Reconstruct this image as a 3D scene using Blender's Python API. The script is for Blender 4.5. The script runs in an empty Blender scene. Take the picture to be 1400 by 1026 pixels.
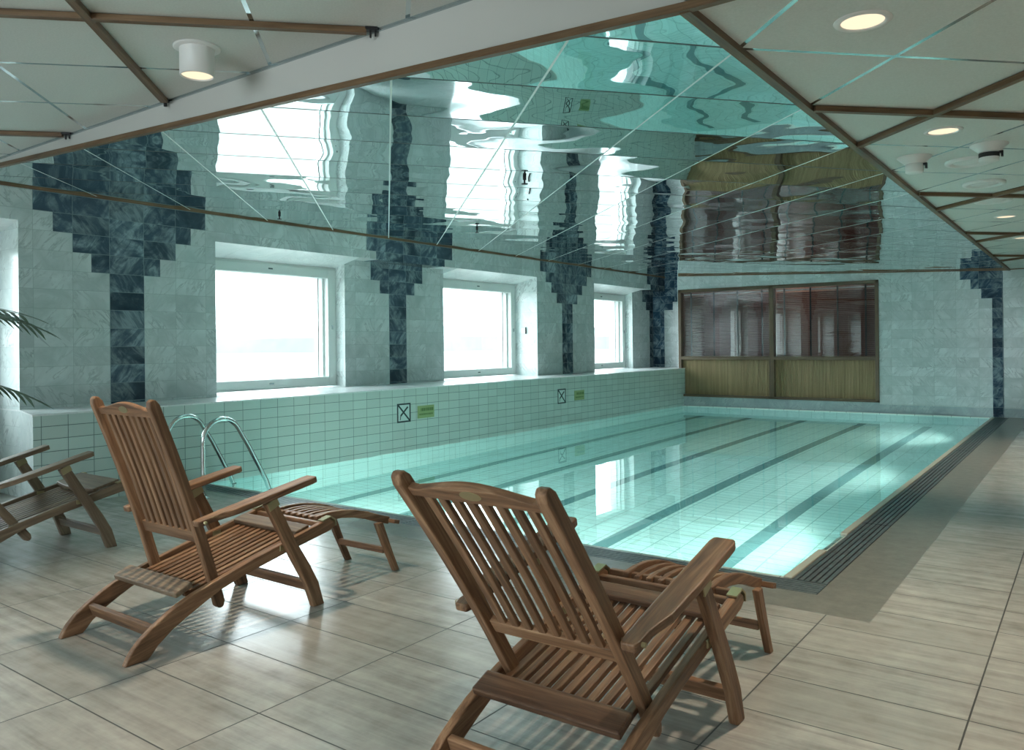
import bpy, bmesh, math, random
from mathutils import Vector, Matrix
random.seed(4)
PI = math.pi
scene = bpy.context.scene
COL = scene.collection
M = {}

# ------------------------------------------------------------------ helpers
def link(name, bm, mat, parent=None, bevel=0, smooth=False, segs=2):
    me = bpy.data.meshes.new(name)
    bmesh.ops.recalc_face_normals(bm, faces=bm.faces)
    bm.to_mesh(me); bm.free()
    for m in (mat if isinstance(mat, (list, tuple)) else [mat]):
        me.materials.append(m)
    o = bpy.data.objects.new(name, me); COL.objects.link(o)
    if parent is not None: o.parent = parent
    if bevel:
        b = o.modifiers.new('bevel', 'BEVEL'); b.width = bevel; b.segments = segs; b.limit_method = 'ANGLE'; b.angle_limit = math.radians(35)
    if smooth:
        for p in me.polygons: p.use_smooth = True
    return o
def props(o, label=None, cat=None, group=None, kind=None):
    if label: o['label'] = label
    if cat: o['category'] = cat
    if group: o['group'] = group
    if kind: o['kind'] = kind
    return o
def struct(o): o['kind'] = 'structure'; return o
def empty(name, loc=(0, 0, 0), rz=0):
    o = bpy.data.objects.new(name, None); COL.objects.link(o); o.location = loc; o.rotation_euler = (0, 0, rz)
    o.empty_display_size = .1
    return o
def copy_tree(o, parent=None):
    c = o.copy(); COL.objects.link(c)
    if parent is not None: c.parent = parent
    for ch in list(o.children): copy_tree(ch, c)
    return c
def box(bm, x0, x1, y0, y1, z0, z1):
    v = [bm.verts.new((x, y, z)) for x in (x0, x1) for y in (y0, y1) for z in (z0, z1)]
    for f in ((0, 1, 3, 2), (4, 6, 7, 5), (0, 4, 5, 1), (2, 3, 7, 6), (0, 2, 6, 4), (1, 5, 7, 3)):
        bm.faces.new([v[i] for i in f])
def prism(bm, pts, x0, x1, ax='x'):
    """polygon in the two other axes, extruded along ax"""
    def P(a, b, t):
        return {'x': (t, a, b), 'y': (a, t, b), 'z': (a, b, t)}[ax]
    A = [bm.verts.new(P(a, b, x0)) for a, b in pts]
    B = [bm.verts.new(P(a, b, x1)) for a, b in pts]
    n = len(pts)
    bm.faces.new(A); bm.faces.new(B[::-1])
    for i in range(n):
        bm.faces.new([A[i], A[(i + 1) % n], B[(i + 1) % n], B[i]])
def beam(bm, p, q, w, h, up=(0, 0, 1)):
    """rectangular bar from p to q; w = width sideways, h = height along up"""
    p, q = Vector(p), Vector(q); d = (q - p).normalized()
    s = d.cross(Vector(up)).normalized(); u = s.cross(d).normalized()
    v = []
    for c in (p, q):
        for a, b in ((-1, -1), (1, -1), (1, 1), (-1, 1)):
            v.append(bm.verts.new(c + s * a * w / 2 + u * b * h / 2))
    for f in ((0, 1, 2, 3), (7, 6, 5, 4), (0, 4, 5, 1), (1, 5, 6, 2), (2, 6, 7, 3), (3, 7, 4, 0)):
        bm.faces.new([v[i] for i in f])
def sweep(bm, pts, w, h, side=(1, 0, 0)):
    """rectangular section swept along a polyline lying square to side"""
    pts = [Vector(p) for p in pts]; s = Vector(side).normalized(); rings = []
    for i, p in enumerate(pts):
        d = (pts[min(i + 1, len(pts) - 1)] - pts[max(i - 1, 0)]).normalized(); u = s.cross(d).normalized()
        rings.append([bm.verts.new(p + s * a * w / 2 + u * b * h / 2) for a, b in ((-1, -1), (1, -1), (1, 1), (-1, 1))])
    for a, b in zip(rings, rings[1:]):
        for k in range(4):
            bm.faces.new([a[k], a[(k + 1) % 4], b[(k + 1) % 4], b[k]])
    bm.faces.new(rings[0][::-1]); bm.faces.new(rings[-1])
def tube(bm, pts, r, n=14):
    pts = [Vector(p) for p in pts]; rings = []; ref = None
    for i, p in enumerate(pts):
        d = (pts[min(i + 1, len(pts) - 1)] - pts[max(i - 1, 0)]).normalized()
        if ref is None: ref = d.orthogonal().normalized()
        ref = (ref - d * ref.dot(d)).normalized(); b = d.cross(ref)
        rr = r[i] if isinstance(r, (list, tuple)) else r
        rings.append([bm.verts.new(p + (ref * math.cos(2 * PI * k / n) + b * math.sin(2 * PI * k / n)) * rr) for k in range(n)])
    for a, b in zip(rings, rings[1:]):
        for k in range(n):
            bm.faces.new([a[k], a[(k + 1) % n], b[(k + 1) % n], b[k]])
    bm.faces.new(rings[0][::-1]); bm.faces.new(rings[-1])
def lathe(bm, prof, c=(0, 0, 0), n=40, cap=True):
    """prof = [(radius, z)...] turned about the z axis through c"""
    rings = []
    for r, z in prof:
        rings.append([bm.verts.new((c[0] + r * math.cos(2 * PI * k / n), c[1] + r * math.sin(2 * PI * k / n), c[2] + z)) for k in range(n)])
    for a, b in zip(rings, rings[1:]):
        for k in range(n):
            bm.faces.new([a[k], a[(k + 1) % n], b[(k + 1) % n], b[k]])
    if cap:
        bm.faces.new(rings[0][::-1]); bm.faces.new(rings[-1])
def quad(bm, *p): bm.faces.new([bm.verts.new(x) for x in p])
def new(): return bmesh.new()

# ------------------------------------------------------------------ materials
class NT:
    def __init__(s, name):
        s.m = bpy.data.materials.new(name); s.m.use_nodes = True; s.t = s.m.node_tree; s.t.nodes.clear()
        s.out = s.n('ShaderNodeOutputMaterial'); M[name] = s.m
    def n(s, typ, **k):
        x = s.t.nodes.new(typ)
        for a, b in k.items(): setattr(x, a, b)
        return x
    def l(s, a, b): s.t.links.new(a, b)
    def set(s, node, **k):
        for a, b in k.items():
            i = node.inputs[a.replace('_', ' ')]
            if hasattr(b, 'is_output') or isinstance(b, bpy.types.NodeSocket): s.l(b, i)
            else: i.default_value = b
        return node
    def math(s, op, a, b=0.0, c=0.0):
        x = s.n('ShaderNodeMath', operation=op)
        for i, v in enumerate((a, b, c)):
            if isinstance(v, bpy.types.NodeSocket): s.l(v, x.inputs[i])
            else: x.inputs[i].default_value = v
        return x.outputs[0]
    def pos(s): return s.n('ShaderNodeNewGeometry').outputs['Position']
    def obj(s): return s.n('ShaderNodeTexCoord').outputs['Object']
    def sep(s, v):
        x = s.n('ShaderNodeSeparateXYZ'); s.l(v, x.inputs[0]); return x.outputs
    def comb(s, a, b, c=0.0):
        x = s.n('ShaderNodeCombineXYZ')
        for i, v in enumerate((a, b, c)):
            if isinstance(v, bpy.types.NodeSocket): s.l(v, x.inputs[i])
            else: x.inputs[i].default_value = v
        return x.outputs[0]
    def vscale(s, v, sc, off=(0, 0, 0)):
        x = s.n('ShaderNodeMapping'); s.l(v, x.inputs['Vector']); x.inputs['Scale'].default_value = sc; x.inputs['Location'].default_value = off
        return x.outputs[0]
    def noise(s, v, scale, detail=3, rough=.5, dist=0):
        x = s.n('ShaderNodeTexNoise'); s.l(v, x.inputs['Vector'])
        x.inputs['Scale'].default_value = scale; x.inputs['Detail'].default_value = detail; x.inputs['Roughness'].default_value = rough; x.inputs['Distortion'].default_value = dist
        return x.outputs['Fac']
    def ramp(s, f, stops):
        x = s.n('ShaderNodeValToRGB'); s.l(f, x.inputs[0]); e = x.color_ramp.elements
        while len(e) < len(stops): e.new(.5)
        for i, (p, c) in enumerate(stops):
            e[i].position = p; e[i].color = (*c, 1) if len(c) == 3 else c
        return x.outputs[0]
    def mix(s, f, a, b, mode='MIX'):
        x = s.n('ShaderNodeMix', data_type='RGBA', blend_type=mode)
        for i, v in ((0, f), (6, a), (7, b)):
            if isinstance(v, bpy.types.NodeSocket): s.l(v, x.inputs[i])
            else: x.inputs[i].default_value = (*v, 1) if isinstance(v, tuple) and len(v) == 3 else v
        return x.outputs[2]
    def bsdf(s, color, rough=.5, metal=0, spec=.5, **k):
        x = s.n('ShaderNodeBsdfPrincipled')
        for nme, v in (('Base Color', color), ('Roughness', rough), ('Metallic', metal), ('Specular IOR Level', spec)):
            if isinstance(v, bpy.types.NodeSocket): s.l(v, x.inputs[nme])
            else: x.inputs[nme].default_value = (*v, 1) if isinstance(v, tuple) and len(v) == 3 else v
        return x
    def bump(s, h, dist=1.0, strength=1.0):
        x = s.n('ShaderNodeBump'); s.l(h, x.inputs['Height']); x.inputs['Distance'].default_value = dist; x.inputs['Strength'].default_value = strength
        return x.outputs[0]
    def done(s, b): s.l(b.outputs[0], s.out.inputs[0]); return s.m
    def brick(s, v, w, h, mortar, c1=(0, 0, 0), c2=(1, 1, 1), smooth=.1, offset=0.0):
        x = s.n('ShaderNodeTexBrick', offset=offset, offset_frequency=2, squash=1.0)
        s.l(v, x.inputs['Vector']); i = x.inputs
        i['Scale'].default_value = 1; i['Brick Width'].default_value = w; i['Row Height'].default_value = h; i['Mortar Size'].default_value = mortar
        i['Mortar Smooth'].default_value = smooth; i['Color1'].default_value = (*c1, 1); i['Color2'].default_value = (*c2, 1); i['Mortar'].default_value = (.5, .5, .5, 1); i['Bias'].default_value = 0
        return x.outputs['Color'], x.outputs['Fac']

def simple(name, c, rough=.5, metal=0, spec=.5):
    t = NT(name); return t.done(t.bsdf(c, rough, metal, spec))

def wood(name, axis, c0, c1, c2, rough=.45, sc=1.0, rnd=.35, tilt=0):
    t = NT(name); o = t.obj()
    if tilt:      # turn the grain about the x axis so that it follows a leaning part
        ox, oy, oz = t.sep(o); ca, sa = math.cos(math.radians(tilt)), math.sin(math.radians(tilt))
        o = t.comb(ox, t.math('ADD', t.math('MULTIPLY', oy, ca), t.math('MULTIPLY', oz, sa)), t.math('SUBTRACT', t.math('MULTIPLY', oz, ca), t.math('MULTIPLY', oy, sa)))
    r = t.n('ShaderNodeObjectInfo').outputs['Random']
    sv = [38 * sc] * 3; sv['xyz'.index(axis)] = 2.2 * sc
    v = t.n('ShaderNodeVectorMath', operation='ADD'); t.l(o, v.inputs[0]); t.l(t.comb(r, r, r), v.inputs[1]); v = v.outputs[0]
    f = t.noise(t.vscale(v, sv), 1.0, 5, .62, .6)
    g = t.noise(t.vscale(v, [k * 4 for k in sv]), 1.0, 2, .5)
    f = t.math('ADD', t.math('MULTIPLY', f, .8), t.math('MULTIPLY', g, .2))
    c = t.ramp(f, [(.30, c0), (.52, c1), (.72, c2)])
    big = t.noise(v, 5.0, 2)
    c = t.mix(t.math('MULTIPLY', big, .35), c, tuple(x * .55 for x in c0), 'MIX')
    br = t.math('ADD', t.math('MULTIPLY', r, rnd), 1 - rnd / 2)
    hs = t.n('ShaderNodeHueSaturation'); t.l(c, hs.inputs['Color']); t.l(br, hs.inputs['Value'])
    b = t.bsdf(hs.outputs[0], rough, 0, .35)
    t.l(t.bump(f, .0012), b.inputs['Normal'])
    return t.done(b)
TK = ((.075, .037, .020), (.26, .138, .074), (.47, .285, .165))
for ax in 'xyz': wood('teak_' + ax, ax, *TK)
for nm, ax, tl in (('rail', 'y', 13), ('leg', 'z', 26), ('back18', 'z', 18.5), ('back36', 'z', 36), ('back40', 'z', 40)): wood('teak_' + nm, ax, *TK, tilt=tl)
wood('teak_dark_x', 'x', (.045, .022, .014), (.145, .078, .045), (.27, .155, .092))
TG = ((.10, .070, .046), (.20, .142, .094), (.32, .240, .165))
for ax in 'xyz': wood('teak_grey_' + ax, ax, *TG)
for nm, ax, tl in (('rail', 'y', 13), ('leg', 'z', 26), ('back40', 'z', 40)): wood('teak_grey_' + nm, ax, *TG, tilt=tl)
TR = ((.085, .047, .024), (.18, .108, .056), (.27, .17, .094))
wood('trim_wood_x', 'x', *TR, rnd=0); wood('trim_wood_y', 'y', *TR, rnd=0)
wood('frame_wood_x', 'x', (.07, .048, .028), (.12, .085, .05), (.17, .125, .075), rnd=0)
wood('frame_wood_z', 'z', (.07, .048, .028), (.12, .085, .05), (.17, .125, .075), rnd=0)
M['frame_bronze'] = M['frame_wood_z']

simple('brass', (.40, .34, .20), .36, .8)
simple('chrome', (.72, .74, .74), .12, 1.0)
simple('black_metal', (.02, .02, .022), .4, .3)
simple('white_paint', (.60, .66, .64), .35)
simple('white_plastic', (.72, .72, .70), .4)
simple('rubber_black', (.015, .015, .015), .6)
simple('blind_slat', (.14, .045, .038), .4)
simple('blind_tape', (.012, .010, .012), .6)
simple('dim_room', (.25, .14, .11), .8)
simple('pot_black', (.02, .022, .024), .35)
simple('palm_leaf', (.035, .085, .035), .45)
simple('palm_stem', (.10, .13, .05), .5)
simple('sign_black', (.010, .028, .030), .4)
simple('sign_white', (.50, .62, .60), .35)
simple('sign_green', (.26, .36, .16), .4)
simple('sign_text', (.08, .17, .05), .4)
simple('gutter_dark', (.006, .010, .012), .7)
simple('soil', (.03, .02, .015), .9)

def mat_deck():
    t = NT('deck_tile'); p = t.pos(); x, y, z = t.sep(p)
    v = t.comb(t.math('ADD', x, 2.715 + 60), t.math('ADD', y, -1.240 + .2985 * 100))
    rc, fac = t.brick(v, .6, .2985, .0028, smooth=.15)
    rv = t.sep(rc)[0]
    # streaks running along the long side of each tile, different on every tile
    vv = t.comb(t.math('MULTIPLY', x, 1.6), t.math('MULTIPLY', y, 22), t.math('MULTIPLY', rv, 37))
    st = t.noise(vv, 1.0, 5, .62, .3)
    mo = t.noise(t.comb(x, y, t.math('MULTIPLY', rv, 11)), 9, 4, .65)
    f = t.math('ADD', t.math('MULTIPLY', st, .6), t.math('MULTIPLY', mo, .4))
    c = t.ramp(f, [(.34, (.27, .262, .240)), (.5, (.40, .388, .358)), (.66, (.515, .50, .46))])
    c = t.mix(t.math('MULTIPLY', rv, .45), c, (.27, .262, .24))
    c = t.mix(fac, c, (.065, .07, .068))
    r = t.math('ADD', t.math('MULTIPLY', mo, .14), .15)
    r = t.math('ADD', r, t.math('MULTIPLY', fac, .4))
    b = t.bsdf(c, r, 0, .5)
    t.l(t.bump(t.math('ADD', t.math('MULTIPLY', fac, -.0015), t.math('MULTIPLY', f, .0006)), 1), b.inputs['Normal'])
    t.done(b)
mat_deck()

def mat_band():
    t = NT('deck_band_stone'); p = t.pos()
    f = t.noise(p, 14, 5, .7); c = t.ramp(f, [(.35, (.155, .15, .13)), (.65, (.225, .215, .19))])
    b = t.bsdf(c, .33, 0, .5); t.done(b)
mat_band()

def marble(name, swz, c0, c1, c2, ou, ov, w=.3, h=.154, mort=.0016, mortc=(.30, .37, .36), rough=.22, vein=(.16, .2, .21), vs=3.2, vamt=.55, tile=True, vsharp=26, tv=.12, spec=.5):
    """swz picks the two wall axes; ou, ov put a joint at that coordinate"""
    t = NT(name); p = t.pos(); s = t.sep(p); a, b_ = s[swz[0]], s[swz[1]]
    v = t.comb(t.math('ADD', a, -ou + w * 400), t.math('ADD', b_, -ov + h * 400))
    rc, fac = t.brick(v, w, h, mort if tile else 0.0, smooth=.1)
    rv = t.sep(rc)[0]
    off = t.math('MULTIPLY', rv, 23)
    flip = t.math('SIGN', t.math('SUBTRACT', rv, .5))       # veins lean either way from tile to tile
    q = t.comb(t.math('ADD', t.math('MULTIPLY', a, flip), off), b_, t.math('ADD', off, s[3 - swz[0] - swz[1]]))
    base = t.noise(q, vs, 6, .6, .8)
    qs = t.sep(q); along = t.math('ADD', qs[0], qs[1]); across = t.math('SUBTRACT', qs[0], t.math('MULTIPLY', qs[1], .8))
    vn = t.noise(t.comb(t.math('MULTIPLY', along, .9), t.math('MULTIPLY', across, 3.4), off), vs * .8, 5, .6, .5)
    vein_f = t.math('SUBTRACT', 1.0, t.math('MINIMUM', t.math('MULTIPLY', t.math('ABSOLUTE', t.math('SUBTRACT', vn, .5)), vsharp), 1.0))
    c = t.ramp(base, [(.3, c0), (.5, c1), (.72, c2)])
    gate = t.math('MULTIPLY', vein_f, t.ramp(base, [(.42, (0, 0, 0)), (.62, (1, 1, 1))]))
    c = t.mix(t.math('MULTIPLY', gate, vamt), c, vein)
    c = t.mix(1.0, c, t.comb(*[t.math('ADD', 1 - tv * .6, t.math('MULTIPLY', rv, tv))] * 3), 'MULTIPLY')
    if tile: c = t.mix(t.math('MULTIPLY', fac, .85), c, mortc)
    bs = t.bsdf(c, rough, 0, spec)
    t.done(bs)
CW = ((.375, .435, .435), (.485, .55, .55), (.59, .655, .65))
marble('marble_x', (1, 2), *CW, 3.435, 1.775)      # walls facing +-X: axes Y, Z
marble('marble_y', (0, 2), *CW, -1.09, 1.755, h=.1465)
marble('marble_reveal', (0, 2), (.55, .64, .64), (.66, .74, .73), (.76, .82, .81), -6.7, 1.775, mortc=(.5, .57, .57))
marble('marble_sill', (0, 1), (.66, .72, .72), (.76, .80, .80), (.84, .87, .86), 0, 0, w=.6, h=.6, mort=.001, vamt=.25)
marble('marble_plinth', (0, 2), (.24, .31, .32), (.31, .39, .40), (.40, .48, .48), 0, 0, w=.6, h=.4)
BM = ((.026, .047, .070), (.055, .092, .122), (.155, .22, .255))
marble('blue_marble_x', (1, 2), *BM, 3.435, 1.775, mort=.002, mortc=(.20, .27, .29), vein=(.26, .34, .37), vamt=.9, vs=3.6, rough=.16, vsharp=9, tv=.5, spec=.3)
marble('blue_marble_b', (1, 2), *BM, 6.98, 1.775, mort=.002, mortc=(.20, .27, .29), vein=(.26, .34, .37), vamt=.9, vs=3.6, rough=.16, vsharp=9, tv=.5, spec=.3)
marble('blue_marble_y', (0, 2), (.010, .030, .055), (.025, .062, .105), (.07, .13, .19), -1.09, 1.755, h=.1465, mort=.002, mortc=(.20, .27, .29), vein=(.26, .34, .37), vamt=.9, vs=3.6, rough=.3, vsharp=9, tv=.5, spec=.1)

def tiles(name, swz, ou, ov, w, h, mort, c, cm, rough=.18, var=.10):
    t = NT(name); s = t.sep(t.pos()); a, b_ = s[swz[0]], s[swz[1]]
    rc, fac = t.brick(t.comb(t.math('ADD', a, -ou + w * 400), t.math('ADD', b_, -ov + h * 400)), w, h, mort, smooth=.1)
    rv = t.sep(rc)[0]
    cc = t.mix(1.0, c, t.comb(*[t.math('ADD', 1 - var / 2, t.math('MULTIPLY', rv, var))] * 3), 'MULTIPLY')
    cc = t.mix(fac, cc, cm)
    b = t.bsdf(cc, t.math('ADD', rough, t.math('MULTIPLY', fac, .4)), 0, .5)
    t.l(t.bump(t.math('MULTIPLY', fac, -.001), 1), b.inputs['Normal'])
    t.done(b)
tiles('ledge_tile', (1, 2), 3.556, .677, .1862, .0918, .0024, (.50, .61, .58), (.13, .19, .19))
PT = (.54, .84, .84); PG = (.27, .50, .50)
tiles('pool_floor_tile', (0, 1), 0, 0, .20, .10, .0045, PT, PG, var=.10)
tiles('pool_wall_tile_x', (1, 2), 0, 0, .20, .10, .0045, PT, PG, var=.10)
tiles('pool_wall_tile_y', (0, 2), 0, 0, .20, .10, .0045, PT, PG, var=.10)
tiles('coping_tile', (0, 1), 0, 0, .25, .25, .003, (.62, .70, .66), (.12, .16, .16), var=.1)
simple('lane_tile', (.14, .31, .33), .2)
simple('coping_stone', (.50, .48, .40), .35)

def mat_grate():
    t = NT('grate_steel'); f = t.noise(t.pos(), 30, 4, .6)
    c = t.ramp(f, [(.3, (.085, .10, .11)), (.7, (.16, .18, .19))]); b = t.bsdf(c, .38, .35, .5); t.done(b)
mat_grate()

def grid_nodes(t, off2):
    x, y, z = t.sep(t.pos())
    m = .8485
    a = t.math('FRACT', t.math('ADD', t.math('DIVIDE', t.math('ADD', t.math('SUBTRACT', y, x), -4.58), m), 50))
    b = t.math('FRACT', t.math('ADD', t.math('DIVIDE', t.math('ADD', t.math('ADD', x, y), off2), m), 50))
    # distance in metres from the nearest joint
    da = t.math('MULTIPLY', t.math('MINIMUM', a, t.math('SUBTRACT', 1, a)), .6)
    db = t.math('MULTIPLY', t.math('MINIMUM', b, t.math('SUBTRACT', 1, b)), .6)
    return a, b, da, db
def mat_mirror():
    t = NT('mirror_panel'); a, b, da, db = grid_nodes(t, -3.43)
    # every panel is dished a little and rippled
    pil = t.math('ADD', t.math('POWER', t.math('SUBTRACT', a, .5), 2.0), t.math('POWER', t.math('SUBTRACT', b, .5), 2.0))
    n1 = t.noise(t.pos(), 2.3, 0, .4, 0)
    n2 = t.noise(t.vscale(t.pos(), (1.0, 1.0, 1.0), (7, 3, 0)), 5.0, 1, .4)
    h = t.math('ADD', t.math('MULTIPLY', pil, .0064), t.math('ADD', t.math('MULTIPLY', n1, .0095), t.math('MULTIPLY', n2, .0007)))
    nm = t.bump(h, 1)
    ja = t.math('LESS_THAN', da, .0075); jb = t.math('LESS_THAN', db, .0048)
    bs = t.bsdf((.77, .865, .865), .012, 1.0); t.l(nm, bs.inputs['Normal'])
    j1 = t.bsdf((.035, .05, .05), .5, 0); j2 = t.bsdf((.80, .86, .85), .45, .3)  # white joint lines: window reflection in the bevelled edges put into the colour
    m1 = t.n('ShaderNodeMixShader'); t.l(ja, m1.inputs[0]); t.l(bs.outputs[0], m1.inputs[1]); t.l(j1.outputs[0], m1.inputs[2])
    m2 = t.n('ShaderNodeMixShader'); t.l(jb, m2.inputs[0]); t.l(m1.outputs[0], m2.inputs[1]); t.l(j2.outputs[0], m2.inputs[2])
    t.done(m2)
mat_mirror()
def mat_ceil(name, off2):
    t = NT(name); a, b, da, db = grid_nodes(t, off2)
    j = t.math('LESS_THAN', t.math('MINIMUM', da, db), .009)
    f = t.noise(t.pos(), 120, 2)
    c = t.ramp(f, [(.3, (.565, .59, .56)), (.7, (.62, .645, .615))])
    bs = t.bsdf(c, .65, 0, .3); mt = t.bsdf((.55, .62, .62), .12, 1.0)
    m = t.n('ShaderNodeMixShader'); t.l(j, m.inputs[0]); t.l(bs.outputs[0], m.inputs[1]); t.l(mt.outputs[0], m.inputs[2])
    t.done(m)
mat_ceil('ceiling_panel_right', -3.43); mat_ceil('ceiling_panel_near', 1.57)
simple('fascia_white', (.54, .54, .51), .55)
simple('joint_metal', (.42, .48, .50), .25, .8)

def mat_water():
    t = NT('pool_water'); g = t.n('ShaderNodeBsdfGlass'); g.inputs['IOR'].default_value = 1.333; g.inputs['Roughness'].default_value = 0.0
    g.inputs['Color'].default_value = (.93, 1.0, .99, 1)
    v = t.vscale(t.pos(), (1, .45, 1)); n = t.noise(v, 2.2, 2, .5)
    t.l(t.bump(t.math('MULTIPLY', n, .0012), 1), g.inputs['Normal'])
    t.done(g)
mat_water()
def mat_glass(name, tint, mixf=None):
    t = NT(name); tr = t.n('ShaderNodeBsdfTransparent'); tr.inputs[0].default_value = (*tint, 1)
    gl = t.n('ShaderNodeBsdfGlossy'); gl.inputs['Roughness'].default_value = 0.0
    fr = t.n('ShaderNodeFresnel'); fr.inputs[0].default_value = mixf or 1.5
    m = t.n('ShaderNodeMixShader'); t.l(fr.outputs[0], m.inputs[0]); t.l(tr.outputs[0], m.inputs[1]); t.l(gl.outputs[0], m.inputs[2]); t.done(m)
mat_glass('window_glass', (.95, .97, .96)); mat_glass('screen_glass', (.90, .90, .91), 2.3)
def mat_ribbed():
    t = NT('ribbed_panel'); x, y, z = t.sep(t.pos())
    w = t.math('SINE', t.math('MULTIPLY', x, 2 * PI / .030))
    n = t.noise(t.comb(t.math('MULTIPLY', x, 30), y, z), 1, 3)
    c = t.ramp(n, [(.3, (.165, .120, .055)), (.7, (.26, .19, .095))])
    b = t.bsdf(c, .5, 0, .3); t.l(t.bump(t.math('MULTIPLY', w, .003), 1), b.inputs['Normal']); t.done(b)
mat_ribbed()
def mat_lamp(name, c, s):
    t = NT(name); e = t.n('ShaderNodeEmission'); e.inputs[0].default_value = (*c, 1); e.inputs[1].default_value = s; t.done(e)
mat_lamp('lamp_face', (1.0, .80, .56), .85); mat_lamp('assumed_lamp_face', (.8, 1.0, .96), 3.0)
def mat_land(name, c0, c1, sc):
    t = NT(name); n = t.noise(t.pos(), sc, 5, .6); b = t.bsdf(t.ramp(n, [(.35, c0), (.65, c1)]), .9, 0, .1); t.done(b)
mat_land('field', (.12, .128, .12), (.145, .15, .14), .004); mat_land('forest', (.155, .17, .17), (.19, .205, .20), .02)  # forest colour greyed and paled to carry the distance haze

# ------------------------------------------------------------------ camera
H = 1.143; YAW = .630656; ROLL = -.0101515; F = 1091.05; CY = 471.23
fw = Vector((-math.sin(YAW), math.cos(YAW), 0)); ri = Vector((math.cos(YAW), math.sin(YAW), 0)); up = Vector((0, 0, 1))
r2 = ri * math.cos(ROLL) + up * math.sin(ROLL); u2 = -ri * math.sin(ROLL) + up * math.cos(ROLL)
cam = bpy.data.objects.new('camera', bpy.data.cameras.new('camera')); COL.objects.link(cam)
mw = Matrix((r2, u2, -fw)).transposed().to_4x4(); mw.translation = Vector((0, 0, H)); cam.matrix_world = mw
cam.data.sensor_width = 36; cam.data.sensor_fit = 'HORIZONTAL'; cam.data.lens = F / 1400 * 36
cam.data.shift_y = -(513 - CY) / 1400; cam.data.clip_start = .05; cam.data.clip_end = 5000
scene.camera = cam

# ------------------------------------------------------------------ measures (metres)
XA, XB, XC = -6.70, -6.95, -7.10          # wall face, recessed pillars, window frames
XL = -6.10                                 # tiled ledge face
ZL = .676                                  # ledge top
YF, YF2 = 13.70, 14.19                     # far wall and its recess on the left
XR, YN = -1.00, 2.28                       # edges of the mirrored ceiling
ZRC, ZNC = 2.172, 2.416                    # right ceiling, near ceiling
def zc(x): return 2.4094 - .04168 * (x + 6.7)
PX0, PX1, PY0, PY1 = XL, -1.22, 3.92, 13.60  # pool
WZ = -.012; PD = -1.17
ROOM_R, ROOM_N = 3.2, -3.2
ZT = 2.75                                  # walls run up past the ceilings

# ------------------------------------------------------------------ deck and pool
def rects(bm, rs, z0, z1):
    for x0, x1, y0, y1 in rs: box(bm, x0, x1, y0, y1, z0, z1)
# the stone band lies in X -1.02..-.745 (right) and Y 3.46..3.71 (near, right half)
bm = new()
rects(bm, [(-7.1, XL, ROOM_N, 2.75), (XL, ROOM_R, ROOM_N, 3.46), (-.745, ROOM_R, 3.46, YF), (XL, -3.9, 3.46, 3.71)], -.25, 0)
struct(link('floor', bm, M['deck_tile']))
bm = new(); rects(bm, [(-1.02, -.745, 3.46, YF), (-3.9, -1.02, 3.46, 3.71)], -.25, .0)
b_ = struct(link('trim_1', bm, M['deck_band_stone'])); b_['label'] = 'smooth grey stone band around the pool grating'

# pool basin: floor and four walls, open on top
struct_pool = empty('pool_basin', (0, 0, 0)); props(struct_pool, kind='structure', label='tiled swimming pool basin')
bm = new(); box(bm, PX0, PX1, PY0, PY1, PD - .1, PD); link('basin_floor', bm, M['pool_floor_tile'], struct_pool)
bm = new(); box(bm, PX0 - .1, PX0, PY0, PY1, PD, -.031); box(bm, PX1, PX1 + .02, PY0, PY1, PD, -.02)
link('side_wall', bm, M['pool_wall_tile_x'], struct_pool)
bm = new(); box(bm, PX0, PX1, PY0 - .02, PY0, PD, -.02); box(bm, PX0, PX1, PY1, PY1 + .02, PD, -.02)
link('end_wall', bm, M['pool_wall_tile_y'], struct_pool)
for lx in (-5.50, -4.68, -3.80, -2.90, -2.00):
    bm = new(); box(bm, lx - .06, lx + .06, PY0 + .5, PY1 - .45, PD, PD + .003); link('lane_line', bm, M['lane_tile'], struct_pool)
for iy in (5.25, 9.7):
    bm = new(); box(bm, PX1 - .006, PX1 + .001, iy - .07, iy + .07, -.10, -.022); link('skimmer_slot', bm, M['rubber_black'], struct_pool)
# coping: thin pale tiles round the water
bm = new(); box(bm, PX0, PX1 + .02, PY0 - .022, PY0 + .012, -.03, -.004); box(bm, PX0, PX1, PY1 - .01, PY1 + .04, -.03, .002)
link('coping', bm, M['coping_tile'], struct_pool, bevel=.003)
bm = new()
for y0, y1 in ((PY0 - .02, 4.52), (4.98, PY1)):
    box(bm, PX1 - .012, PX1 + .03, y0, y1, -.03, .004)
link('coping', bm, M['coping_stone'], struct_pool, bevel=.004)
bm = new(); box(bm, PX1 - .008, PX1 + .02, 4.52, 4.98, -.03, -.014); link('coping', bm, M['coping_tile'], struct_pool)
# gutter under the grates
bm = new(); box(bm, PX1 + .03, -1.02, 3.71, YF, -.12, -.06); box(bm, PX0, PX1 + .03, 3.71, 3.898, -.12, -.06)
box(bm, -1.024, -1.02, 3.71, YF, -.12, -.001); box(bm, PX0, -1.02, 3.706, 3.71, -.12, -.001)
link('gutter', bm, M['gutter_dark'], struct_pool)
# water
bm = new(); quad(bm, (PX0, PY0 - .02, WZ), (PX1 + .012, PY0 - .02, WZ), (PX1 + .012, PY1 + .01, WZ), (PX0, PY1 + .01, WZ))
w = link('water', bm, M['pool_water']); props(w, 'still clear turquoise water filling the swimming pool', 'water', kind='stuff')
for p in w.data.polygons:
    if p.normal.z < 0: p.flip()

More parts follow.
